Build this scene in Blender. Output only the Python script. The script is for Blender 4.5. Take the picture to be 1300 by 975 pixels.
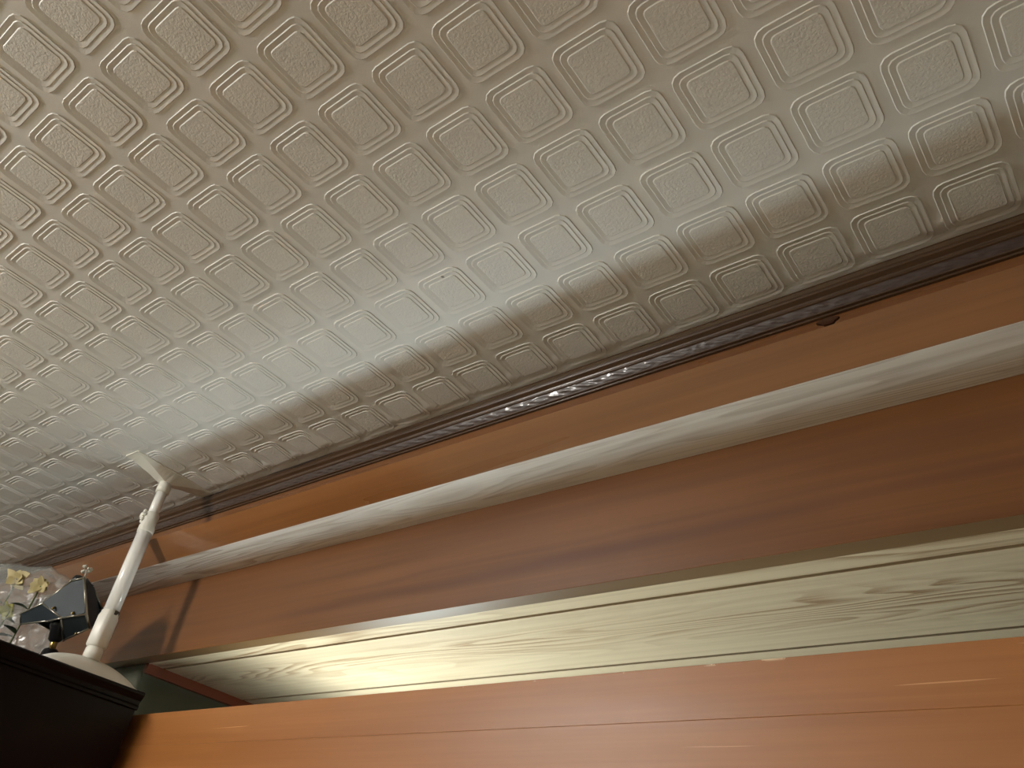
import bpy, bmesh, math, random
import numpy as np
from mathutils import Vector, Matrix, noise as mnoise
random.seed(7)
for o in list(bpy.data.objects): bpy.data.objects.remove(o)
scene = bpy.context.scene
C = scene.collection

# ------------------------------------------------------------------ camera
H = 0.9                      # ceiling height above the lens (m)
EYE = 1.5                    # lens height above the floor (m)
F = 1000.9
RC = np.array([[0.78747717, 0.60011415, 0.14050874],
               [-0.27756147, 0.54883714, -0.78850328],
               [-0.5503084, 0.58192852, 0.59876528]])   # rows: image right, image down, view direction
cd = bpy.data.cameras.new('camera'); cam = bpy.data.objects.new('camera', cd); C.objects.link(cam)
cd.sensor_fit = 'HORIZONTAL'; cd.sensor_width = 36; cd.lens = 36 * F / 1300; cd.clip_start = 0.02
m = Matrix.Identity(4)
for r in range(3):
    m[r][0] = RC[0][r]; m[r][1] = -RC[1][r]; m[r][2] = -RC[2][r]
m[2][3] = EYE
cam.matrix_world = m
scene.camera = cam

# ------------------------------------------------------------------ world, exposure
w = bpy.data.worlds.new('world'); scene.world = w; w.use_nodes = True
w.node_tree.nodes['Background'].inputs[0].default_value = (0.05, 0.055, 0.06, 1)
w.node_tree.nodes['Background'].inputs[1].default_value = 0.3
vs = scene.view_settings
vs.view_transform = 'Standard'; vs.look = 'None'; vs.gamma = 1.0; vs.use_curve_mapping = False
vs.exposure = 0.0
GLOBE = 150.0        # emission of the globe lamp in this room
LANTERN = 27.0      # emission of the paper floor lantern behind the plank wall

def W(x, y, z):      # units of H seen from the lens -> metres
    return Vector((x * H, y * H, EYE + z * H))
def ray(px, py):
    c = np.array([(px - 650) / F, (py - 487.5) / F, 1.0])
    return Vector(RC.T @ c)
def at_depth(px, py, d):          # d in metres along the view direction
    v = ray(px, py) * d
    return Vector((v.x, v.y, v.z + EYE))

# ------------------------------------------------------------------ helpers
def obj(name, verts, faces, mats, parent=None, smooth=False, fm=None, loc=None):
    me = bpy.data.meshes.new(name)
    me.from_pydata([tuple(v) for v in verts], [], faces)
    if not isinstance(mats, (list, tuple)): mats = [mats]
    for k in mats: me.materials.append(k)
    if fm: me.polygons.foreach_set('material_index', fm)
    bm = bmesh.new(); bm.from_mesh(me); bmesh.ops.recalc_face_normals(bm, faces=bm.faces); bm.to_mesh(me); bm.free()
    if smooth: me.polygons.foreach_set('use_smooth', [True] * len(me.polygons))
    me.update()
    o = bpy.data.objects.new(name, me); C.objects.link(o)
    if loc is not None: o.location = loc
    if parent is not None: o.parent = parent
    return o
def empty(name, loc=(0, 0, 0)):
    o = bpy.data.objects.new(name, None); C.objects.link(o); o.location = loc; o.empty_display_size = 0.05
    return o
def put(o, parent):                # parent keeping the world placement
    o.parent = parent
    o.matrix_parent_inverse = Matrix.Translation(parent.location).inverted()
    return o
def tag(o, label, cat, group=None):
    o['label'] = label; o['category'] = cat
    if group: o['group'] = group
    return o
def structure(o, label, cat):
    o['kind'] = 'structure'; o['label'] = label; o['category'] = cat
    return o
def boxvf(x0, x1, y0, y1, z0, z1, b=0.0):
    bm = bmesh.new(); bmesh.ops.create_cube(bm, size=1)
    for v in bm.verts:
        v.co = Vector(((x0 + x1) / 2 + v.co.x * (x1 - x0), (y0 + y1) / 2 + v.co.y * (y1 - y0), (z0 + z1) / 2 + v.co.z * (z1 - z0)))
    if b > 0: bmesh.ops.bevel(bm, geom=list(bm.edges), offset=b, segments=1, affect='EDGES', profile=0.5)
    bm.verts.index_update()
    vf = [v.co.copy() for v in bm.verts], [[v.index for v in f.verts] for f in bm.faces]
    bm.free(); return vf
def box(name, x0, x1, y0, y1, z0, z1, mat, parent=None, b=0.0):
    v, f = boxvf(x0, x1, y0, y1, z0, z1, b)
    return obj(name, v, f, mat, parent)
def extrude_x(name, prof, x0, x1, mat, parent=None, smooth=False):   # closed profile of (y, z)
    n = len(prof)
    v = [(x0, y, z) for y, z in prof] + [(x1, y, z) for y, z in prof]
    f = [[i, (i + 1) % n, n + (i + 1) % n, n + i] for i in range(n)] + [list(range(n)), list(range(n, 2 * n))]
    return obj(name, v, f, mat, parent, smooth)
def frame_of(d):
    d = d.normalized(); a = Vector((0, 0, 1)) if abs(d.z) < 0.9 else Vector((1, 0, 0))
    u = d.cross(a).normalized(); return u, d.cross(u).normalized(), d
def lathevf(p0, d, prof, n=24, lobes=0, lobe=0.0):   # prof: (s along d, radius)
    u, v, d = frame_of(d)
    V, Fc = [], []
    for s, r in prof:
        for k in range(n):
            a = 2 * math.pi * k / n
            rr = r * (1 + lobe * math.cos(lobes * a)) if lobes else r
            V.append(p0 + d * s + (u * math.cos(a) + v * math.sin(a)) * rr)
    for i in range(len(prof) - 1):
        for k in range(n):
            Fc.append([i * n + k, i * n + (k + 1) % n, (i + 1) * n + (k + 1) % n, (i + 1) * n + k])
    Fc.append(list(range(n))); Fc.append(list(range((len(prof) - 1) * n, len(prof) * n)))
    return V, Fc
def lathe(name, p0, d, prof, mat, parent=None, n=24, smooth=True, **k):
    V, Fc = lathevf(p0, d, prof, n, **k)
    o = obj(name, V, Fc, mat, None, smooth)
    if parent: put(o, parent)
    return o
def rod(name, a, b, r, mat, parent=None, n=8):
    return lathe(name, a, b - a, [(0, r), ((b - a).length, r)], mat, parent, n)
def join_vf(*vfs):
    V, Fc = [], []
    for v, f in vfs:
        o = len(V); V += list(v); Fc += [[i + o for i in q] for q in f]
    return V, Fc

# ------------------------------------------------------------------ materials
def srgb(r, g, b):
    def c(x):
        x /= 255; return x / 12.92 if x <= 0.04045 else ((x + 0.055) / 1.055) ** 2.4
    return (c(r), c(g), c(b), 1)
class N:
    def __init__(s, name):
        s.m = bpy.data.materials.new(name); s.m.use_nodes = True; s.t = s.m.node_tree
        s.b = s.t.nodes['Principled BSDF']; s.out = s.t.nodes['Material Output']
        s.co = s.add('ShaderNodeTexCoord').outputs['Object']
    def add(s, t, **k):
        n = s.t.nodes.new(t)
        for a, v in k.items(): setattr(n, a, v)
        return n
    def link(s, a, b): s.t.links.new(a, b)
    def set(s, sock, v):
        if hasattr(v, 'is_output') or hasattr(v, 'links'): s.link(v, sock)
        else: sock.default_value = v
    def map(s, scale, loc=(0, 0, 0), co=None):
        n = s.add('ShaderNodeMapping'); n.inputs['Scale'].default_value = scale; n.inputs['Location'].default_value = loc
        s.link(co or s.co, n.inputs[0]); return n.outputs[0]
    def noise(s, co, scale=1, detail=2, rough=0.5, dist=0):
        n = s.add('ShaderNodeTexNoise'); s.link(co, n.inputs['Vector'])
        n.inputs['Scale'].default_value = scale; n.inputs['Detail'].default_value = detail
        n.inputs['Roughness'].default_value = rough; n.inputs['Distortion'].default_value = dist
        return n.outputs[0]
    def math(s, op, a, b=0.0, c=0.0):
        n = s.add('ShaderNodeMath', operation=op)
        for i, v in enumerate((a, b, c)): s.set(n.inputs[i], v)
        return n.outputs[0]
    def ramp(s, v, lo, hi, a=0.0, b=1.0):
        n = s.add('ShaderNodeMapRange', interpolation_type='SMOOTHSTEP')
        for i, q in enumerate((v, lo, hi, a, b)): s.set(n.inputs[i], q)
        return n.outputs[0]
    def mix(s, f, a, b):
        n = s.add('ShaderNodeMix', data_type='RGBA')
        s.set(n.inputs[0], f); s.set(n.inputs[6], a); s.set(n.inputs[7], b); return n.outputs[2]
    def sep(s, co=None):
        n = s.add('ShaderNodeSeparateXYZ'); s.link(co or s.co, n.inputs[0]); return n.outputs
    def bump(s, h, strength=0.3, dist=0.001):
        n = s.add('ShaderNodeBump'); n.inputs['Strength'].default_value = strength; n.inputs['Distance'].default_value = dist
        s.link(h, n.inputs['Height']); s.link(n.outputs[0], s.b.inputs['Normal'])
    def P(s, **k):
        for a, v in k.items(): s.set(s.b.inputs[a.replace('_', ' ')], v)
        return s.m

def plain(name, col, rough=0.5, metal=0.0, coat=0.0, var=0.06, sc=30, spec=0.5):
    n = N(name)
    d = n.noise(n.co, sc, 3)
    dark = tuple(c * (1 - var * 2) for c in col[:3]) + (1,)
    n.P(Base_Color=n.mix(d, dark, col), Roughness=rough, Metallic=metal, Coat_Weight=coat, Specular_IOR_Level=spec)
    return n.m
def orange_wood(name, light, dark, rough=0.3, coat=0.3, seed=0.0, streaks=(), chips=None, ax=0, crough=0.25):
    n = N(name)
    lo = 0.5
    st = [11, 11, 11]; st[ax] = 0.7
    big = n.noise(n.map(st, (seed, seed * 2, seed)), 1.0, 3, 0.55, 0.3)
    st2 = [160, 160, 160]; st2[ax] = 2.5
    fine = n.noise(n.map(st2, (seed, 0, 0)), 1.0, 3, 0.6)
    st3 = [2.2, 2.2, 2.2]
    cloud = n.noise(n.map(st3, (seed * 3, 0, 0)), 1.0, 2)
    f = n.math('MULTIPLY_ADD', big, 0.75, n.math('MULTIPLY', fine, 0.25))
    f = n.ramp(f, 0.3, 0.72)
    f = n.math('MULTIPLY_ADD', cloud, 0.35, n.math('MULTIPLY', f, 0.75))
    col = n.mix(f, dark, light)
    z = n.sep()
    for zc, slope, wd, amt, c in streaks:
        wob = n.noise(n.map((1.6, 0.2, 5), (zc * 10, 0, 0)), 1.0, 3)
        cz = n.math('MULTIPLY_ADD', wob, 0.05, n.math('MULTIPLY_ADD', z[0], slope, zc - 0.025))
        dd = n.math('ABSOLUTE', n.math('SUBTRACT', z[2], cz))
        k = n.math('MULTIPLY', n.ramp(dd, 0.0, wd, 1.0, 0.0), amt)
        k = n.math('MULTIPLY', k, n.math('MULTIPLY', n.ramp(fine, 0.25, 0.6, 0.35, 1.0), n.ramp(n.noise(n.map((1.1, 0.3, 3), (zc * 7, 0, 3)), 1.0, 2), 0.35, 0.6, 0.25, 1.0)))
        col = n.mix(k, col, c)
    if chips:
        zt = chips
        edge = n.ramp(z[2], zt - 0.004, zt, 0.0, 1.0)
        sp = n.ramp(n.noise(n.map((22, 3, 30)), 1.0, 4, 0.7), 0.60, 0.66)
        col = n.mix(n.math('MULTIPLY', edge, sp), col, srgb(225, 200, 165))
        scr = n.ramp(n.noise(n.map((3.0, 1, 170), (4, 0, 0)), 1.0, 2), 0.705, 0.735)
        col = n.mix(n.math('MULTIPLY', scr, 0.55), col, srgb(226, 176, 124))
    n.bump(fine, 0.06, 0.0006)
    rv = n.ramp(big, 0.2, 0.8, rough - 0.06, rough + 0.08)
    n.P(Base_Color=col, Roughness=rv, Coat_Weight=coat, Coat_Roughness=crough)
    return n.m
def pale_wood(name, rough=0.35, seed=0.0, K=17, light=srgb(202, 182, 152), dark=srgb(134, 100, 68), amt=1.0, yc=None, yw=0.12, coat=0.2, ys=1.0):
    n = N(name)
    base = n.noise(n.map((1.05, 6.5 * ys, 6.5 * ys), (seed, seed, 0)), 1.0, 2.0, 0.4, 0.5)
    ph = n.math('FRACT', n.math('MULTIPLY', base, K))
    line = n.math('MULTIPLY', n.ramp(ph, 0.25, 0.86), n.ramp(ph, 0.88, 0.99, 1.0, 0.0))
    fib = n.noise(n.map((7, 260, 260), (seed, 0, 0)), 1.0, 3, 0.6)
    line = n.math('MULTIPLY', line, n.ramp(fib, 0.3, 0.62, 0.35, 1.0))
    msk = n.ramp(n.noise(n.map((0.8, 4, 4), (seed + 5, 0, 0)), 1.0, 2), 0.38, 0.6, 0.25, 1.0)
    if yc is not None:
        yy = n.sep()[1]
        dd = n.math('ABSOLUTE', n.math('SUBTRACT', yy, yc))
        msk = n.math('MULTIPLY', msk, n.ramp(dd, yw * 0.4, yw, 1.0, 0.12))
    line = n.math('MULTIPLY', n.math('MULTIPLY', line, msk), amt)
    straight = n.ramp(n.noise(n.map((0.5, 90, 90), (seed, 0, 0)), 1.0, 2), 0.3, 0.75, 0.0, 0.22)
    col = n.mix(straight, light, dark)
    col = n.mix(line, col, dark)
    n.bump(fib, 0.05, 0.0005)
    n.P(Base_Color=col, Roughness=rough, Coat_Weight=coat, Coat_Roughness=0.3)
    return n.m

def wallpaper(name, pad):
    n = N(name)
    p = n.add('ShaderNodeNewGeometry').outputs['Position']
    s = n.sep(p)
    tone = n.noise(n.map((1.6, 1.6, 1.6), co=p), 1.0, 3)
    col = n.mix(tone, srgb(214, 213, 209), srgb(225, 225, 222))
    # leak stain: blotches with a shape of their own along the crown moulding
    st = n.math('MULTIPLY', n.ramp(s[1], 0.835, 0.885), n.ramp(n.noise(n.map((5, 9, 1), co=p), 1.0, 4, 0.6), 0.42, 0.68))
    col = n.mix(n.math('MULTIPLY', st, 0.38), col, srgb(168, 140, 106))
    # one dark fleck
    sp = n.map((1, 1, 0), co=p); d = n.add('ShaderNodeVectorMath', operation='DISTANCE')
    n.link(sp, d.inputs[0]); q = W(*( (ray(562, 351) * (1 / ray(562, 351).z)) )); d.inputs[1].default_value = (q.x, q.y, 0)
    col = n.mix(n.ramp(d.outputs['Value'], 0.0015, 0.004, 0.75, 0.0), col, srgb(60, 50, 42))
    g = n.noise(n.map((520, 520, 520), co=p), 1.0, 3, 0.55)
    g2 = n.noise(n.map((290, 290, 290), co=p), 1.0, 2, 0.5, 0.5)
    h = n.math('MULTIPLY_ADD', g2, 1.0, n.math('MULTIPLY', g, 0.4))
    n.bump(h if pad else g, 0.55 if pad else 0.22, 0.0016 if pad else 0.0008)
    n.P(Base_Color=col, Roughness=0.5, Specular_IOR_Level=0.4)
    return n.m

PAPER = wallpaper('embossed_wallpaper', False)
PAPER_PAD = wallpaper('embossed_wallpaper_leather', True)
F2Z = EYE + 0.5548 * H
FASCIA = orange_wood('varnished_fascia', srgb(136, 88, 48), srgb(104, 62, 30), 0.3, 1.0, 1.0, crough=0.12)
LINTEL = orange_wood('varnished_lintel', srgb(126, 80, 40), srgb(92, 54, 25), 0.36, 0.25, 4.0,
                     streaks=((F2Z + 0.065, 0.016, 0.017, 0.7, srgb(84, 46, 30)), (F2Z + 0.087, 0.010, 0.008, 0.4, srgb(80, 46, 28)), (F2Z + 0.14, -0.01, 0.010, 0.3, srgb(86, 52, 30))), crough=0.3)
LINTEL_LIP = orange_wood('varnished_lintel_edge', srgb(118, 88, 56), srgb(92, 66, 40), 0.36, 1.0, 2.0, crough=0.32)
PLANK_TOP = EYE + 0.3818 * 1.04 * H
PLANK = orange_wood('varnished_plank', srgb(174, 114, 58), srgb(144, 88, 40), 0.45, 0.15, 7.0, chips=PLANK_TOP, crough=0.4)
SOFFIT = pale_wood('pale_cedar_soffit', 0.34, 3.0, 15, light=srgb(222, 216, 208), dark=srgb(140, 114, 90), amt=0.8, ys=2.4)
CEDAR = [pale_wood('pale_cedar_ceiling_%d' % i, 0.3, 2.0 + i * 4.1, 19, yc=yc, yw=0.085) for i, yc in enumerate((0.99, 1.148, 1.40, 1.65))]
CROWN = plain('dark_crown_lacquer', srgb(82, 58, 38), 0.33, coat=0.5, var=0.22, sc=18)
CARVE = plain('dark_carved_lacquer', srgb(66, 46, 40), 0.4, coat=0.25, var=0.2, sc=60)
GAPDARK = plain('dark_gap', srgb(40, 26, 18), 0.8)
REDTRIM = orange_wood('reddish_cornice', srgb(140, 70, 42), srgb(104, 48, 28), 0.35, 0.2, 9.0, ax=1)
PLASTER = plain('grey_green_plaster', srgb(96, 98, 82), 0.9, var=0.05, sc=120)
BROWNP = plain('brown_board', srgb(120, 92, 64), 0.7, var=0.15, sc=12)
CREAM = plain('cream_plaster', srgb(206, 202, 190), 0.9, var=0.04, sc=60)
TATAMI = plain('tatami', srgb(196, 188, 160), 0.85, var=0.12, sc=90)
MAHOG = plain('dark_mahogany', srgb(15, 5, 8), 0.4, var=0.25, sc=9, spec=0.18)
WHITE = plain('white_plastic', srgb(226, 224, 214), 0.38, var=0.02)
WHITE2 = plain('white_painted_steel', srgb(234, 234, 230), 0.25, coat=0.4, var=0.02)
STICK = plain('dark_sticker', srgb(70, 62, 52), 0.5)
GLASS = plain('slate_art_glass', srgb(54, 62, 67), 0.55, var=0.2, sc=14, spec=0.25)
SEAM = plain('dark_lead_seam', srgb(150, 146, 134), 0.3, metal=0.9)
BLACK = plain('black_bakelite', srgb(22, 21, 23), 0.3)
BRASS = plain('brass', srgb(168, 142, 84), 0.28, metal=1.0)
CRYST = plain('clear_crystal', srgb(206, 204, 190), 0.1, var=0.2, coat=1.0)
PETAL = plain('cream_petal', srgb(188, 172, 122), 0.6, var=0.15)
PETAL2 = plain('yellow_green_petal', srgb(150, 148, 76), 0.6, var=0.15)
LEAF = plain('dark_green_leaf', srgb(58, 82, 46), 0.55, var=0.2)
STEM = plain('stem_green', srgb(74, 84, 44), 0.6)
def film():
    n = N('clear_plastic_film')
    a = n.noise(n.map((9, 9, 9)), 1.0, 3, 0.6, 0.8)
    b_ = n.noise(n.map((28, 28, 28), (3, 1, 0)), 1.0, 2, 0.5, 1.2)
    al = n.math('ADD', n.ramp(a, 0.35, 0.75, 0.14, 0.42), n.ramp(b_, 0.52, 0.72, 0.0, 0.25))
    n.bump(b_, 0.6, 0.006)
    n.P(Base_Color=srgb(186, 190, 186), Roughness=0.2, Alpha=n.math('MULTIPLY', al, 0.85), Specular_IOR_Level=0.7)
    return n.m
FILM = film()
def emit(name, col, s):
    n = N(name); n.P(Base_Color=(0.8, 0.8, 0.8, 1), Emission_Color=col, Emission_Strength=s); return n.m
BULB_M = emit('lit_globe', (1.0, 0.965, 0.91, 1), GLOBE)
LANT_M = emit('lit_washi_paper', (0.85, 1.0, 1.0, 1), LANTERN)

# ------------------------------------------------------------------ the two rooms
XL, XR = -3.99 * H, 1.5
YB, YN = -2.6, 2.7
ZC = EYE + H
Y1 = 1.017 * H            # wall board under the crown moulding
YF = 0.94 * H             # front of the boxed beam
Y2 = 1.052 * H            # lintel board
Z1 = EYE + 0.7653 * H     # underside of the beam
YT = 0.888 * H            # upper front edge of the leaning beam face
ZB = EYE + 0.888 * 0.912 * H   # top of the beam
ZS = EYE + 0.5548 * H     # underside of the lintel and of the alcove
LBK = 1.0904 * H          # back of the lintel board
XA = -2.216 * H           # left wall of the alcove
YC = 0.9892 * H           # where the wallpaper meets the moulding
structure(box('floor', XL - 0.1, XR + 0.1, YB - 0.1, YN + 0.1, -0.06, 0, TATAMI), 'straw coloured tatami floor', 'floor')
structure(box('wall_left', XL - 0.1, XL, YB - 0.1, Y2, 0, ZC + 0.1, CREAM), 'cream plaster wall beyond the wardrobe', 'wall')
structure(box('wall_alcove', XL, XA, LBK, YN, 0, ZS + 0.1, PLASTER), 'grey green plaster end wall of the alcove behind the planks', 'wall')
structure(box('wall_right', XR, XR + 0.1, YB - 0.1, YN + 0.1, 0, ZC + 0.1, CREAM), 'cream plaster wall opposite the wardrobe', 'wall')
structure(box('wall_front', XL, XR, YB - 0.1, YB, 0, ZC + 0.1, CREAM), 'cream plaster wall behind the viewer', 'wall')
structure(box('wall_far', XA, XR, YN, YN + 0.1, 0, ZS + 0.1, BROWNP), 'brown board wall at the back of the alcove', 'wall')

# --- papered ceiling, sagging softly in front of the moulding
def sag(x, y):
    k = math.exp(-((y - (YC - 0.034)) / 0.013) ** 2) * (0.0021 + 0.0009 * math.sin(x * 3.1) + 0.0006 * math.sin(x * 7.7 + 1))
    k += 0.0012 * math.exp(-((y - (YC - 0.004)) / 0.006) ** 2)
    bul = 0.0
    for bx, by, a, s in ((-1.36, 0.835, 0.004, 0.022), (-0.62, 0.85, 0.002, 0.03), (-1.05, 0.845, 0.002, 0.03)):
        bul += a * math.exp(-(((x - bx) / (s * 1.6)) ** 2 + ((y - by) / s) ** 2))
    return ZC - k - bul
gx = np.arange(XL, XR + 0.04, 0.04)
gy = list(np.linspace(YB, 0.70, 12)) + list(np.linspace(0.72, Y1 + 0.01, 60))
V = [(x, y, sag(x, y)) for y in gy for x in gx]; nx = len(gx)
Fc = [[j * nx + i, j * nx + i + 1, (j + 1) * nx + i + 1, (j + 1) * nx + i] for j in range(len(gy) - 1) for i in range(nx - 1)]
ceil = obj('ceiling', V, Fc, PAPER, smooth=True)
structure(ceil, 'off-white embossed wallpaper ceiling with rounded squares', 'ceiling')
box('ceiling_slab', XL, XR, YB, Y1 + 0.06, ZC + 0.008, ZC + 0.09, CREAM, ceil)

# embossed squares: three risers facing outward, each sloping back inwards
PITCH = 0.11785 * H
GX0, GY0 = -0.1409 * H, 0.5748 * H
def motif_vf(nc):
    prof = []
    r0, st, h = 0.0462, 0.0079, 0.00135
    for i in range(3):
        r = r0 - i * st; c = 0.0165 - i * 0.0042
        prof += [(r, c, 0.0003 if i else -0.0003), (r - 0.0011, c - 0.0006, h)]
    V, Fc, fm = [], [], []
    for r, c, d in prof:
        for q, (sx, sy) in enumerate(((1, 1), (-1, 1), (-1, -1), (1, -1))):
            for k in range(nc):
                a = math.pi / 2 * (q + k / (nc - 1))
                V.append(Vector((sx * (r - c) + c * math.cos(a), sy * (r - c) + c * math.sin(a), -d)))
    n = nc * 4
    for i in range(len(prof) - 1):
        for k in range(n):
            Fc.append([i * n + k, i * n + (k + 1) % n, (i + 1) * n + (k + 1) % n, (i + 1) * n + k]); fm.append(0)
    Fc.append([(len(prof) - 1) * n + k for k in range(n)]); fm.append(1)
    return V, Fc, fm
MV, MF, MM = motif_vf(4)
cells = []
for i in range(-31, 16):
    for j in range(-24, 4):
        x, y = GX0 + i * PITCH, GY0 + j * PITCH
        if not (XL + 0.05 < x < XR - 0.05 and YB + 0.05 < y): continue
        c = RC @ np.array([x, y, H])
        u, v = 650 + F * c[0] / max(c[2], 1e-3), 487.5 + F * c[1] / max(c[2], 1e-3)
        inside = c[2] > 0.05 and -60 < u < 1360 and -60 < v < 800
        cells.append((0 if inside else 1, c[2] if c[2] > 0 else 99, i, j, x, y))
cells.sort()
proto = None
restV, restF, restM = [], [], []
for n_, (inn, dd, i, j, x, y) in enumerate(cells):
    if n_ < 296:
        if j >= 2:           # rows on the sagging strip follow the paper
            o = obj('embossed_square', [Vector((v.x, v.y, v.z + sag(x + v.x, y + v.y) - ZC)) for v in MV], MF, [PAPER, PAPER_PAD], ceil, False, MM, (x, y, ZC))
        elif proto is None:
            proto = o = obj('embossed_square', MV, MF, [PAPER, PAPER_PAD], ceil, False, MM, (x, y, ZC))
        else:
            o = proto.copy(); C.objects.link(o); o.location = (x, y, ZC)
    else:
        b0 = len(restV)
        restV += [(x + v.x, y + v.y, v.z + sag(x + v.x, y + v.y)) for v in MV]
        restF += [[k + b0 for k in f] for f in MF]; restM += MM
if restV:
    o = obj('embossed_squares', restV, restF, [PAPER, PAPER_PAD], ceil, False, restM); o['kind'] = 'stuff'

# --- crown moulding
def cp(p, d): return (Y1 - p / 1000, ZC - d / 1000)
prof = [cp(25.2, -4), cp(25.2, 4), cp(22, 7), cp(21.5, 9), cp(23.2, 10.5), cp(24, 13), cp(23, 16), cp(20, 18), cp(16.5, 20.5), cp(15.5, 23),
        cp(17.5, 24), cp(18.2, 26), cp(17.6, 28.5), cp(16, 29.5), cp(15, 30), cp(8.5, 42), cp(9.5, 43), cp(9, 45), cp(5, 46), cp(4.5, 49), cp(-1, 49.5), cp(-1, -4)]
crown = extrude_x('trim_1', prof, XL, XR, CROWN)
structure(crown, 'dark brown crown moulding with a carved band under the papered ceiling', 'moulding')
# carved leaf band
xs_ = np.arange(XL, XR, 0.0045); nb = 8
V, Fc = [], []
a0 = Vector((0, *cp(15.2, 29.8))); a1 = Vector((0, *cp(8.3, 42.2))); nrm = Vector((0, -(a0.z - a1.z), -(a1.y - a0.y))).normalized()
for k, x in enumerate(xs_):
    for t in range(nb):
        s = t / (nb - 1)
        e = min(s, 1 - s) * 2
        ph = x * 2 * math.pi / 0.036
        hgt = 0.0007 * (0.7 + math.sin(ph + 2.4 * math.sin(s * 6.28)) * 0.7 + 1.6 * mnoise.noise(Vector((x * 130, s * 4, 1)))) * min(1, e * 2.2) + 0.0004
        p = a0.lerp(a1, s) + nrm * max(hgt, 0.0001); V.append((x, p.y, p.z))
for k in range(len(xs_) - 1):
    for t in range(nb - 1): Fc.append([k * nb + t, k * nb + t + 1, (k + 1) * nb + t + 1, (k + 1) * nb + t])
o = obj('carved_band', V, Fc, CARVE, crown, True); o['label'] = 'carved leaf band'
# dark slit where the paper has come away from the moulding
for xa, xb, h0 in ((-1.60, -1.36, 0.0036), (-1.835, -1.755, 0.0034)):
    n_ = 14; V, Fc = [], []
    for k in range(n_ + 1):
        x = xa + (xb - xa) * k / n_; hh = h0 * math.sin(math.pi * k / n_) ** 0.6
        V += [(x, YC - 0.0006, sag(x, YC) + 0.001), (x, YC - 0.0006, sag(x, YC) - 0.0006 - hh), (x, YC + 0.004, sag(x, YC) - 0.0006 - hh)]
    for k in range(n_):
        for q in range(2): Fc.append([3 * k + q, 3 * k + q + 1, 3 * k + q + 4, 3 * k + q + 3])
    obj('open_joint', V, Fc, GAPDARK, crown)

# --- boxed wall head, beam and lintel
wb = box('wall_back', XL, XR, Y2 + 0.01, LBK + 0.06, ZS + 0.014, ZC + 0.09, CREAM)
structure(wb, 'orange varnished wooden wall head, beam and lintel under the crown moulding', 'wall')
box('head_board', XL, XR, Y1, Y1 + 0.035, ZB - 0.02, ZC + 0.05, FASCIA, wb)
bb = extrude_x('beam_face', [(YF, Z1 - 0.0004), (YT, ZB), (YT + 0.004, ZB + 0.003), (Y1 + 0.019, ZB + 0.003), (Y1 + 0.019, Z1 + 0.02), (YF + 0.012, Z1 - 0.0004)], XL, XR, FASCIA, wb); bb['label'] = 'glossy varnished beam face with a dark knot'
box('soffit_board', XL, XR, YF + 0.0015, Y2 + 0.002, Z1 - 0.001, Z1 + 0.006, SOFFIT, wb)['label'] = 'pale cedar underside'
v, f = boxvf(XL, XR, Y2, LBK, F2Z, Z1 + 0.004, 0.0010)
lb = obj('lintel_board', v, f, [LINTEL, LINTEL_LIP], wb)
for p in lb.data.polygons:
    if p.normal.z < -0.9: p.material_index = 1
lb['label'] = 'deep reddish brown lintel board'
# knot in the upper board
kc = ray(1051, 408); kc = kc * (0.9005 / kc.y); kc = W(*kc)
V = [Vector((kc.x + 0.013 * math.cos(a) * (1 + 0.3 * math.sin(3 * a)), kc.y - 0.0012 - 0.0036 * math.sin(a), kc.z + 0.0027 * math.sin(a))) for a in np.linspace(0, 2 * math.pi, 18)[:-1]]
V2 = [v + Vector((0, 0.004, 0)) for v in V]; n_ = len(V)
obj('knot', V + V2, [list(range(n_)), list(range(n_, 2 * n_))] + [[k, (k + 1) % n_, n_ + (k + 1) % n_, n_ + k] for k in range(n_)], plain('dark_knot', srgb(74, 40, 20), 0.4), wb)

# --- plank wall below the opening
YP = 1.04 * H
zs = [PLANK_TOP, EYE + 0.3095 * 1.04 * H, 1.40, 1.0, 0.6, 0.2, 0.0]
wl = box('wall_back_lower', XL, XR, YP + 0.010, YP + 0.022, 0.0, PLANK_TOP - 0.09, GAPDARK)
structure(wl, 'orange varnished plank wall below the open transom', 'wall')
for k in range(len(zs) - 1):
    ch = 0.0018 if k == 1 else 0.0008
    zt, zb = zs[k], zs[k + 1] + (0.0 if k == 0 else 0.0004)
    yf = YP if k == 0 else YP - 0.0014
    if k == 1: ch = 0.0014
    extrude_x('plank', [(yf, zb), (yf, zt - ch), (yf + ch, zt), (YP + 0.0105, zt), (YP + 0.0105, zb)], XL, XR, PLANK, wl)

# --- pale cedar underside of the alcove
YA, YBq = 2.0482 * 0.5548 * H, 2.5493 * 0.5548 * H
pit = YBq - YA; gap = 0.0085
c2 = box('ceiling', XA, XR, LBK - 0.001, YN, ZS + 0.008, ZS + 0.013, GAPDARK)
structure(c2, 'pale cedar boarded underside of the alcove with dark joints', 'ceiling')
edges = [YA + k * pit for k in range(-1, 5)]
for k in range(len(edges) - 1):
    ya = max(edges[k] + gap / 2, LBK - 0.001); yb = min(edges[k + 1] - gap / 2, YN)
    if yb - ya < 0.02: continue
    box('ceiling_board', XA, XR, ya, yb, ZS, ZS + 0.0085, CEDAR[min(k, 3)], c2)
structure(box('trim_2', XA - 0.001, -2.2 * H, LBK - 0.002, YN, ZS - 0.0225, ZS + 0.002, REDTRIM), 'reddish brown batten along the top of the grey green wall', 'batten')

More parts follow.
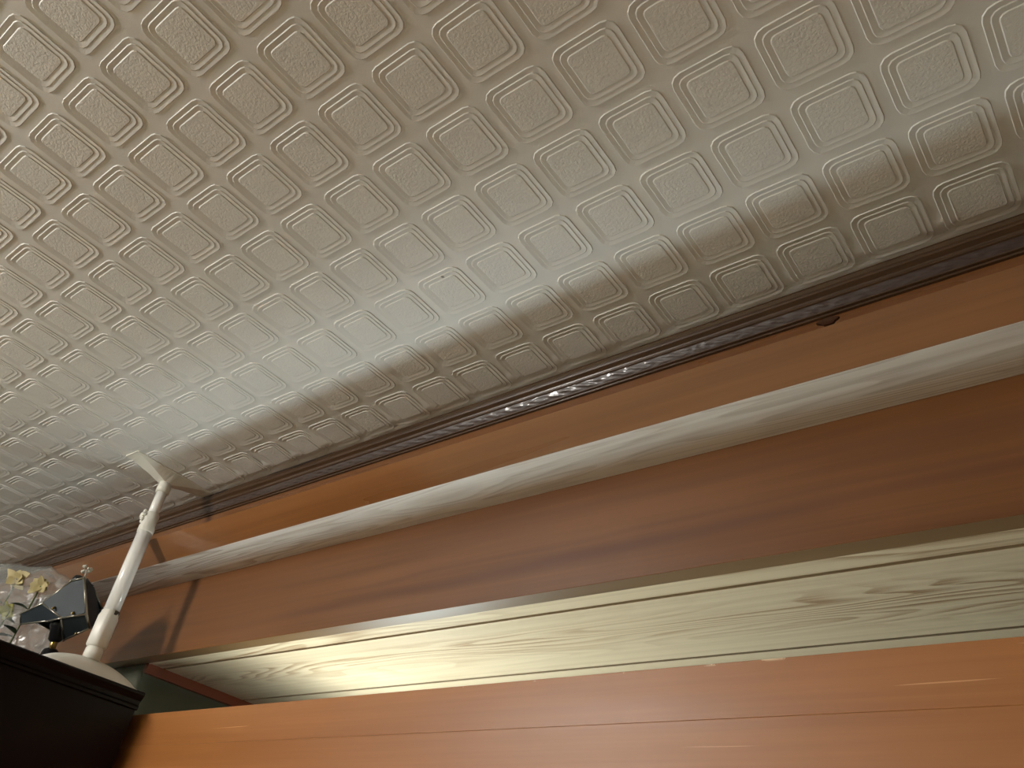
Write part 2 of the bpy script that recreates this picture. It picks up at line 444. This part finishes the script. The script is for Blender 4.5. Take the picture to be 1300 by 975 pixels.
# ------------------------------------------------------------------ lamps
LP = W(-2.08, -1.35, 0.76)
pl = empty('globe_lamp', (LP.x, LP.y, ZC))
tag(pl, 'round white glass globe lamp hanging just below the papered ceiling', 'lamp')
lathe('globe', LP + Vector((0, 0, -0.13)), Vector((0, 0, 1)), [(0.0003, 0.006)] + [(0.13 - 0.13 * math.cos(a), 0.13 * math.sin(a)) for a in np.linspace(0.2, math.pi - 0.4, 15)], BULB_M, pl, 24)
lathe('holder', LP + Vector((0, 0, 0.112)), Vector((0, 0, 1)), [(0, 0.058), (0.02, 0.06), (0.03, 0.04), (ZC - LP.z - 0.112, 0.03)], WHITE, pl, 20)
lathe('ceiling_rose', Vector((LP.x, LP.y, ZC + 0.002)), Vector((0, 0, -1)), [(0, 0.07), (0.012, 0.066), (0.02, 0.035)], WHITE, pl, 20)
LN = Vector((-1.55 * H, 1.34 * H, 0.0)); hw_ = 0.13
ln = empty('floor_lantern', LN)
tag(ln, 'tall square paper floor lantern and an added dark light blocker behind the plank wall', 'lamp')
put(box('paper_shade', LN.x - hw_, LN.x + hw_, LN.y - hw_, LN.y + hw_, 0.90, 1.60, LANT_M), ln)
for sx in (-1, 1):
    for sy in (-1, 1):
        cx_, cy_ = LN.x + sx * hw_, LN.y + sy * hw_
        put(box('post', cx_ - 0.009, cx_ + 0.009, cy_ - 0.009, cy_ + 0.009, 0.0, 1.61, MAHOG), ln)
put(box('light_blocker', LN.x - hw_ - 0.022, LN.x - hw_ - 0.008, LN.y - hw_ - 0.02, LN.y + hw_ + 0.25, 0.0, 1.73, MAHOG), ln)  # unseen board added to keep the lantern light off the alcove end wall
put(box('base_board', LN.x - hw_, LN.x + hw_, LN.y - hw_, LN.y + hw_, 0.86, 0.901, MAHOG), ln)

# ------------------------------------------------------------------ dark cabinet
CX1, CYB, CT = -2.0 * H, 1.010 * H, EYE + 0.4378 * H
CX0, CYF = CX1 - 1.15, CYB - 0.6
cab = empty('wardrobe', ((CX0 + CX1) / 2, (CYB + CYF) / 2, 0))
tag(cab, 'dark mahogany wardrobe with a moulded cornice standing against the plank wall', 'wardrobe')
put(box('body', CX0 + 0.012, CX1 - 0.009, CYF + 0.02, CYB - 0.001, 0.07, CT - 0.035, MAHOG, b=0.002), cab)
put(box('plinth', CX0 + 0.03, CX1 - 0.03, CYF + 0.04, CYB - 0.01, 0, 0.075, MAHOG), cab)
# cornice: profile (overhang, height below top) swept round left, front and right
cpf = [(-0.02, 0.0), (0.0, 0.0), (0.003, 0.003), (0.0032, 0.007), (0.001, 0.012), (-0.003, 0.017), (-0.0065, 0.023), (-0.0065, 0.027), (-0.004, 0.028), (-0.004, 0.036), (-0.008, 0.038), (-0.02, 0.038)]
path = [(CX0, CYB, -1, 0), (CX0, CYF, -1, -1), (CX1, CYF, 1, -1), (CX1, CYB, 1, 0)]
V, Fc = [], []
for px_, py_, ox, oy in path:
    for a, d in cpf: V.append((px_ + ox * a, py_ + oy * a, CT - d))
n_ = len(cpf)
for q in range(3):
    for k in range(n_): Fc.append([q * n_ + k, q * n_ + (k + 1) % n_, (q + 1) * n_ + (k + 1) % n_, (q + 1) * n_ + k])
Fc += [list(range(n_)), list(range(3 * n_, 4 * n_))]
put(obj('cornice', V, Fc, MAHOG), cab)
put(box('top_board', CX0 + 0.004, CX1 - 0.004, CYF + 0.004, CYB - 0.001, CT - 0.03, CT - 0.0005, MAHOG), cab)
for s in (0, 1):
    xa = CX0 + 0.02 + s * 0.56; d_ = put(box('door', xa, xa + 0.55, CYF, CYF + 0.0205, 0.09, CT - 0.05, MAHOG, b=0.003), cab)
    hx = xa + (0.51 if s == 0 else 0.04)
    h_ = rod('handle', Vector((hx, CYF - 0.012, 0.95)), Vector((hx, CYF - 0.012, 1.1)), 0.006, BRASS)
    p1 = rod('k', Vector((hx, CYF - 0.012, 0.96)), Vector((hx, CYF + 0.002, 0.96)), 0.005, BRASS); p2 = rod('k', Vector((hx, CYF - 0.012, 1.09)), Vector((hx, CYF + 0.002, 1.09)), 0.005, BRASS)
    bm = bmesh.new()
    for e in (h_, p1, p2): bm.from_mesh(e.data)
    bm.to_mesh(h_.data); bm.free()
    for e in (p1, p2): bpy.data.objects.remove(e)
    h_.parent = d_; h_.matrix_parent_inverse = Matrix.Translation(cab.location).inverted() @ Matrix.Translation(cab.location)

# ------------------------------------------------------------------ tension pole
PB, PT = W(-2.05, 0.869, 0.475), W(-2.0635, 0.86, 0.962)
tp = empty('tension_pole', (W(-2.05, 0.872, 0).x, 0.872 * H, CT))
tag(tp, 'white furniture tension pole braced between the wardrobe top and the papered ceiling', 'tension pole')
D = PT - PB; L = D.length; D.normalize()
# base foot: convex boat shape on the wardrobe top
def foot(name, cx, cy, zb, up, hl, hw, hh, expo, wtop, rim):
    ny, nx_ = 25, 9
    V, Fc = [], []
    # flat flange
    ring = []
    for k in range(40):
        a = 2 * math.pi * k / 40; c, s = math.cos(a), math.sin(a)
        ring.append((hw * math.copysign(abs(c) ** 0.35, c), hl * math.copysign(abs(s) ** 0.35, s)))
    lay = [(1.0, 0.0), (1.0, rim)]
    for sc, z in lay:
        for rx, ry in ring: V.append((cx + rx * sc, cy + ry * sc, zb + up * z))
    n = 40
    for q in range(1):
        for k in range(n): Fc.append([q * n + k, q * n + (k + 1) % n, (q + 1) * n + (k + 1) % n, (q + 1) * n + k])
    Fc.append(list(range(n))); Fc.append(list(range(n, 2 * n)))
    # hull
    b0 = len(V)
    for i in range(ny):
        t = -1 + 2 * i / (ny - 1)
        h = rim * 0.5 + (hh - rim * 0.5) * expo(abs(t))
        for j in range(nx_):
            u = -1 + 2 * j / (nx_ - 1)
            ww = hw * 0.95 if True else 0
            s = 1 - abs(u) ** 2.2
            wx = u * ww * (1.0) if wtop >= 1 else u * ww
            V.append((cx + wx, cy + t * hl * 0.985, zb + up * (rim * 0.5 + (h - rim * 0.5) * min(1, s * (1 / max(1e-3, (1 - wtop ** 2.2)))))))
    for i in range(ny - 1):
        for j in range(nx_ - 1): Fc.append([b0 + i * nx_ + j, b0 + i * nx_ + j + 1, b0 + (i + 1) * nx_ + j + 1, b0 + (i + 1) * nx_ + j])
    o = obj(name, V, Fc, WHITE, None, True)
    bm = bmesh.new(); bm.from_mesh(o.data)
    for e in bm.edges:
        if len(e.link_faces) == 2 and e.calc_face_angle(0) > 0.6: e.smooth = False
    bm.to_mesh(o.data); bm.free()
    return put(o, tp)
foot('base_foot', -2.052 * H, 0.876 * H, CT - 0.0008, 1, 0.127 * H, 0.040 * H, 0.041 * H, lambda t: math.sqrt(max(0, 1 - t * t)) ** 1.3, 0.35, 0.004)
hwp, hlp, rimp = 0.0335 * H, 0.1235 * H, 0.0045
V, Fc = [], []
ts = [-1, -0.97, -0.9] + list(np.linspace(-0.8, 0.8, 17)) + [0.9, 0.97, 1]
for t in ts:
    e = 0.9 if abs(t) == 1 else 1.0
    a_ = max(0.0, 1 - abs(t) / 0.97); w_ = hwp * (0.44 + 0.5 * (1 - a_) ** 1.5)
    hgt = rimp + 0.0005 + (0.0345 - rimp) * a_ ** 1.45
    for dx, dz in ((-hwp * e, 0), (-hwp * e, rimp), (-hwp * 0.93 * e, rimp), (-w_ * e * 0.95, hgt), (w_ * e * 0.95, hgt), (hwp * 0.93 * e, rimp), (hwp * e, rimp), (hwp * e, 0)):
        V.append((-2.0635 * H + dx, 0.8595 * H + t * hlp, ZC + 0.001 - dz))
for i in range(len(ts) - 1):
    for k in range(8): Fc.append([i * 8 + k, i * 8 + (k + 1) % 8, (i + 1) * 8 + (k + 1) % 8, (i + 1) * 8 + k])
Fc += [list(range(8)), list(range((len(ts) - 1) * 8, len(ts) * 8))]
put(obj('ceiling_plate', V, Fc, WHITE), tp)
def pole_part(name, s0, s1, prof, mat, n=24, **k):    # prof in fractions of the stretch
    return lathe(name, PB + D * (L * s0), D, [(L * (s1 - s0) * a, r) for a, r in prof], mat, tp, n, **k)
pole_part('neck', 0.0, 0.07, [(0, 0.019), (0.75, 0.019), (0.8, 0.0175), (1, 0.0175)], WHITE)
pole_part('grip', 0.06, 0.25, [(0, 0.0185), (0.05, 0.0222), (0.82, 0.0222), (0.9, 0.020), (0.97, 0.0195), (1, 0.0185)], WHITE, 48, lobes=6, lobe=0.035)
pole_part('lower_tube', 0.22, 0.735, [(0, 0.0175), (1, 0.0175)], WHITE2)
cl = pole_part('clamp_collar', 0.70, 0.82, [(0, 0.0188), (0.05, 0.0192), (0.3, 0.0192), (0.34, 0.018), (0.92, 0.0172), (1, 0.014)], WHITE)
pole_part('upper_tube', 0.78, 0.975, [(0, 0.0128), (1, 0.0128)], WHITE2)
pole_part('top_cap', 0.95, 1.03, [(0, 0.0128), (0.02, 0.0165), (0.5, 0.0165), (0.55, 0.0155), (1, 0.0155)], WHITE)
# wing knob on the clamp collar, pointing to the image left
side = (-Vector(RC[0]) * 1.0 - Vector(RC[2]) * 0.55); side = (side - D * side.dot(D)).normalized()
kp = PB + D * (L * 0.792)
vf = [lathevf(kp + side * 0.010, side, [(0, 0.0085), (0.014, 0.0085), (0.016, 0.006)], 14)]
t_ = D.cross(side).normalized()
for a in (0.35, 1.4, 2.44, 3.49, 4.54, 5.59):
    q = D * math.cos(a) + t_ * math.sin(a)
    vf.append(lathevf(kp + side * 0.018 + q * 0.004, q, [(0, 0.0045), (0.010, 0.0052), (0.0135, 0.003)], 8))
V, Fc = join_vf(*vf); o = obj('wing_knob', V, Fc, WHITE, None, True); put(o, tp)
# sticker at the top of the grip, on the side toward the right of the view
sd = (Vector(RC[0]) - Vector(RC[2]) * 0.35); sd = (sd - D * sd.dot(D)).normalized(); tt = D.cross(sd).normalized()
V, Fc = [], []
for i in range(2):
    for k in range(5):
        a = -0.4 + 0.2 * k; rr = 0.0204 if i == 0 else 0.0204
        V.append(PB + D * (L * 0.228 + i * 0.010) + (sd * math.cos(a) + tt * math.sin(a)) * rr)
for k in range(4): Fc.append([k, k + 1, 6 + k, 5 + k])
put(obj('sticker', V, Fc, STICK), tp)

# ------------------------------------------------------------------ small art glass lamp
DL = 2.0 * H
def lp(zx, zy, dd=0.0):       # from the enlarged crop of the picture, with an own depth (m)
    return at_depth(zx / 6.095, 690 + zy / 6.095, DL + dd)
base = lp(395, 840)
gl = empty('art_glass_lamp', (base.x, base.y, CT))
tag(gl, 'small table lamp with a dark slate art glass shade on the wardrobe', 'table lamp')
Zu = Vector((0, 0, 1))
lathe('base', Vector((base.x, base.y, CT - 0.0005)), Zu, [(0, 0.042), (0.006, 0.043), (0.012, 0.038), (0.022, 0.022), (base.z - CT + 0.002, 0.018), (base.z - CT + 0.008, 0.010)], BLACK, gl, 28)
n0 = Vector((base.x, base.y, base.z)); n1 = lp(425, 750, 0.0)
rod('neck', n0 + Vector((0, 0, -0.004)), n1 + (n1 - n0) * 0.1, 0.0072, BRASS, gl, 14)
s1 = lp(468, 600, 0.02)
lathe('socket', n1 - (s1 - n1) * 0.08, s1 - n1, [(0, 0.010), (0.004, 0.0145), (0.030, 0.0165), ((s1 - n1).length * 0.75, 0.019), ((s1 - n1).length * 1.25, 0.019)], BLACK, gl, 20)
# faceted shade: visible outline vertices plus the far side that closes it
pts = {
 'A': lp(548, 292, 0.02), 'B': lp(652, 265, 0.02), 'C': lp(668, 545, -0.025), 'D': lp(475, 578, -0.03), 'E': lp(330, 465, 0.0),
 'F': lp(160, 545, 0.05), 'G': lp(162, 622, 0.055), 'Hh': lp(372, 600, 0.0), 'I': lp(690, 655, -0.01), 'J': lp(490, 748, -0.01),
 'K': lp(722, 345, 0.06), 'Lq': lp(800, 520, 0.08), 'M': lp(735, 640, 0.06),
 'N': lp(600, 290, 0.06), 'O': lp(400, 440, 0.085), 'Pp': lp(260, 590, 0.09), 'Q': lp(560, 560, 0.10), 'R': lp(700, 480, 0.095), 'S': lp(600, 690, 0.075), 'T': lp(380, 660, 0.085)}
panels = [('A', 'B', 'C', 'D', 'E'), ('E', 'D', 'Hh', 'G', 'F'), ('D', 'C', 'I', 'J'), ('B', 'K', 'Lq', 'M', 'I', 'C'),
          ('A', 'N', 'K', 'B'), ('A', 'E', 'O', 'N'), ('E', 'F', 'O'), ('N', 'O', 'Q', 'R'), ('N', 'R', 'Lq', 'K'), ('O', 'F', 'G', 'Pp'), ('O', 'Pp', 'T', 'Q'), ('R', 'Q', 'S', 'M', 'Lq'), ('Q', 'T', 'S')]
cen = sum(pts.values(), Vector()) / len(pts)
shade = empty('shade', cen); put(shade, gl)
def put2(o):
    o.parent = shade; o.matrix_parent_inverse = Matrix.Translation(cen).inverted(); return o
for pn in panels:
    P = [pts[k] for k in pn]; c = sum(P, Vector()) / len(P)
    nr = Vector()
    for k in range(len(P)): nr += (P[k] - c).cross(P[(k + 1) % len(P)] - c)
    nr.normalize()
    if nr.dot(c - cen) < 0: nr = -nr
    P = [c + ((p - c) - nr * (p - c).dot(nr)) * 0.965 for p in P]; n_ = len(P)
    V = [p + nr * 0.0012 for p in P] + [p - nr * 0.0018 for p in P]
    # centre fans keep a slightly bent pane closed
    V += [c + nr * 0.0012, c - nr * 0.0018]
    Fc = [[k, (k + 1) % n_, n_ * 2] for k in range(n_)] + [[n_ + k, n_ + (k + 1) % n_, n_ * 2 + 1] for k in range(n_)] + [[k, (k + 1) % n_, n_ + (k + 1) % n_, n_ + k] for k in range(n_)]
    put2(obj('pane', V, Fc, GLASS))
seen = set()
vf = []
for pn in panels:
    for k in range(len(pn)):
        e = tuple(sorted((pn[k], pn[(k + 1) % len(pn)])))
        if e in seen: continue
        seen.add(e); a, b = pts[e[0]], pts[e[1]]
        thick = 0.0034 if e in (('B', 'C'), ('C', 'I')) else 0.0025
        vf.append(lathevf(a, b - a, [(0, thick), ((b - a).length, thick)], 6))
for k in pts.values():
    vf.append(lathevf(k - Vector((0, 0, 0.0035)), Zu, [(0, 0.001), (0.0015, 0.003), (0.0045, 0.003), (0.007, 0.001)], 6))
V, Fc = join_vf(*vf); put2(obj('lead_seam', V, Fc, SEAM, None, True))
for zx, zy, dd in ((410, 500, -0.02), (560, 540, -0.03), (590, 695, -0.012)):
    c = lp(zx, zy, dd); put2(lathe('stud', c + Vector(RC[2]) * 0.006, -Vector(RC[2]), [(0, 0.0028), (0.008, 0.0028), (0.010, 0.001)], BRASS, None, 8))
lathe('cap', lp(600, 292, 0.045), (lp(680, 230, 0.05) - lp(600, 310, 0.045)), [(0, 0.015), (0.008, 0.013), (0.013, 0.006)], BLACK, gl, 14)
rng = random.Random(3)
fin = lp(672, 205, 0.045)
vf = [lathevf(lp(655, 262, 0.045), fin - lp(655, 262, 0.045), [(0, 0.0022), (0.018, 0.0022)], 8)]
for k in range(11):
    c = fin + Vector((rng.uniform(-1, 1), rng.uniform(-1, 1), rng.uniform(-0.9, 0.9))) * 0.009
    r = rng.uniform(0.0028, 0.0048)
    vf.append(lathevf(c - Zu * r, Zu, [(0, r * 0.3), (r * 0.7, r), (r * 1.3, r), (r * 2, r * 0.3)], 6))
V, Fc = join_vf(*vf); put(obj('bead_finial', V, Fc, CRYST), gl)

# ------------------------------------------------------------------ plastic bag of artificial flowers
BC = at_depth(16, 765, 2.27 * H)
BC.z = CT + 0.142
bm = bmesh.new(); bmesh.ops.create_icosphere(bm, subdivisions=5, radius=1)
RX, RY, RZ = Vector((RC[0][0], RC[0][1], 0)).normalized(), None, Zu
RY = RZ.cross(RX).normalized()
for v in bm.verts:
    d = v.co.normalized()
    k = 1 + 0.20 * mnoise.noise(d * 1.6 + Vector((4, 2, 9))) + 0.09 * abs(mnoise.noise(d * 4.2 + Vector((1, 7, 3)))) - 0.07 * abs(mnoise.noise(d * 8.5))
    ex = math.copysign(abs(d.x) ** 0.75, d.x); ez = math.copysign(abs(d.z) ** 0.7, d.z); ey = math.copysign(abs(d.y) ** 0.8, d.y)
    p = RX * (ex * 0.25 * k) + RY * (ey * 0.105 * k) + RZ * (ez * 0.14 * k)
    if d.z > 0.75: p.z += 0.015 * mnoise.noise(d * 9)
    v.co = BC + p
    if v.co.z < CT + 0.001: v.co.z = CT + 0.001
    if v.co.y > YT - 0.006: v.co.y = YT - 0.006 - (v.co.y - YT + 0.006) * 0.2
bm.verts.index_update()
V = [v.co - Vector((BC.x, BC.y, CT)) for v in bm.verts]; Fc = [[v.index for v in f.verts] for f in bm.faces]; bm.free()
bag = obj('plastic_bag', V, Fc, FILM, None, True, None, (BC.x, BC.y, CT))
tag(bag, 'crumpled clear plastic bag of artificial flowers on the wardrobe', 'bag')

def leafvf(c, d, up, ln_, wd, bend=0.25):
    d = d.normalized(); s = d.cross(up).normalized(); u = s.cross(d)
    V, Fc = [], []
    for i in range(6):
        t = i / 5; w_ = wd * math.sin(math.pi * min(0.97, t * 0.9 + 0.08)) ; q = c + d * (ln_ * t) - u * (bend * ln_ * t * t)
        V += [q - s * w_ + u * w_ * 0.25, q, q + s * w_ + u * w_ * 0.25]
    for i in range(5):
        for k in range(2): Fc.append([3 * i + k, 3 * i + k + 1, 3 * i + 4 + k, 3 * i + 3 + k])
    return V, Fc
spots = [(22, 735, 2.22, PETAL, 'cream artificial blossom under the top of the clear bag', 0.03),
         (52, 744, 2.19, PETAL, 'cream artificial blossom beside the dark lamp shade inside the clear bag', 0.028),
         (13, 776, 2.16, PETAL2, 'yellow green artificial blossom low in the clear bag', 0.024)]
for px_, py_, dp, mat, lab, sz in spots:
    c = at_depth(px_, py_, dp * H)
    fl = empty('artificial_flower', (c.x, c.y, CT)); tag(fl, lab, 'flower', 'artificial flowers in the bag')
    ax = (-Vector(RC[2]) + Vector((rng.uniform(-.5, .5), rng.uniform(-.5, .5), 0.5))).normalized()
    u, v_, _ = frame_of(ax)
    for q in range(14):
        a = q * 2.399; d_ = u * math.cos(a) + v_ * math.sin(a) + ax * rng.uniform(0.1, 0.8)
        V, Fc = leafvf(c, d_, ax, sz * rng.uniform(0.6, 1.15), sz * rng.uniform(0.3, 0.5), rng.uniform(-0.1, 0.5)); put(obj('petal', V, Fc, mat, None, True), fl)
    foot_ = Vector((c.x + rng.uniform(-.02, .02), c.y + rng.uniform(-.02, .02), CT + 0.004))
    put(rod('stem', foot_, c, 0.0022, STEM), fl)
    for q in range(5):
        t = 0.15 + 0.14 * q; p = foot_.lerp(c, t); a = q * 2.4 + rng.random()
        V, Fc = leafvf(p, Vector((math.cos(a), math.sin(a), 0.35)), Zu, 0.055 * rng.uniform(0.7, 1.1), 0.013); put(obj('leaf', V, Fc, LEAF, None, True), fl)
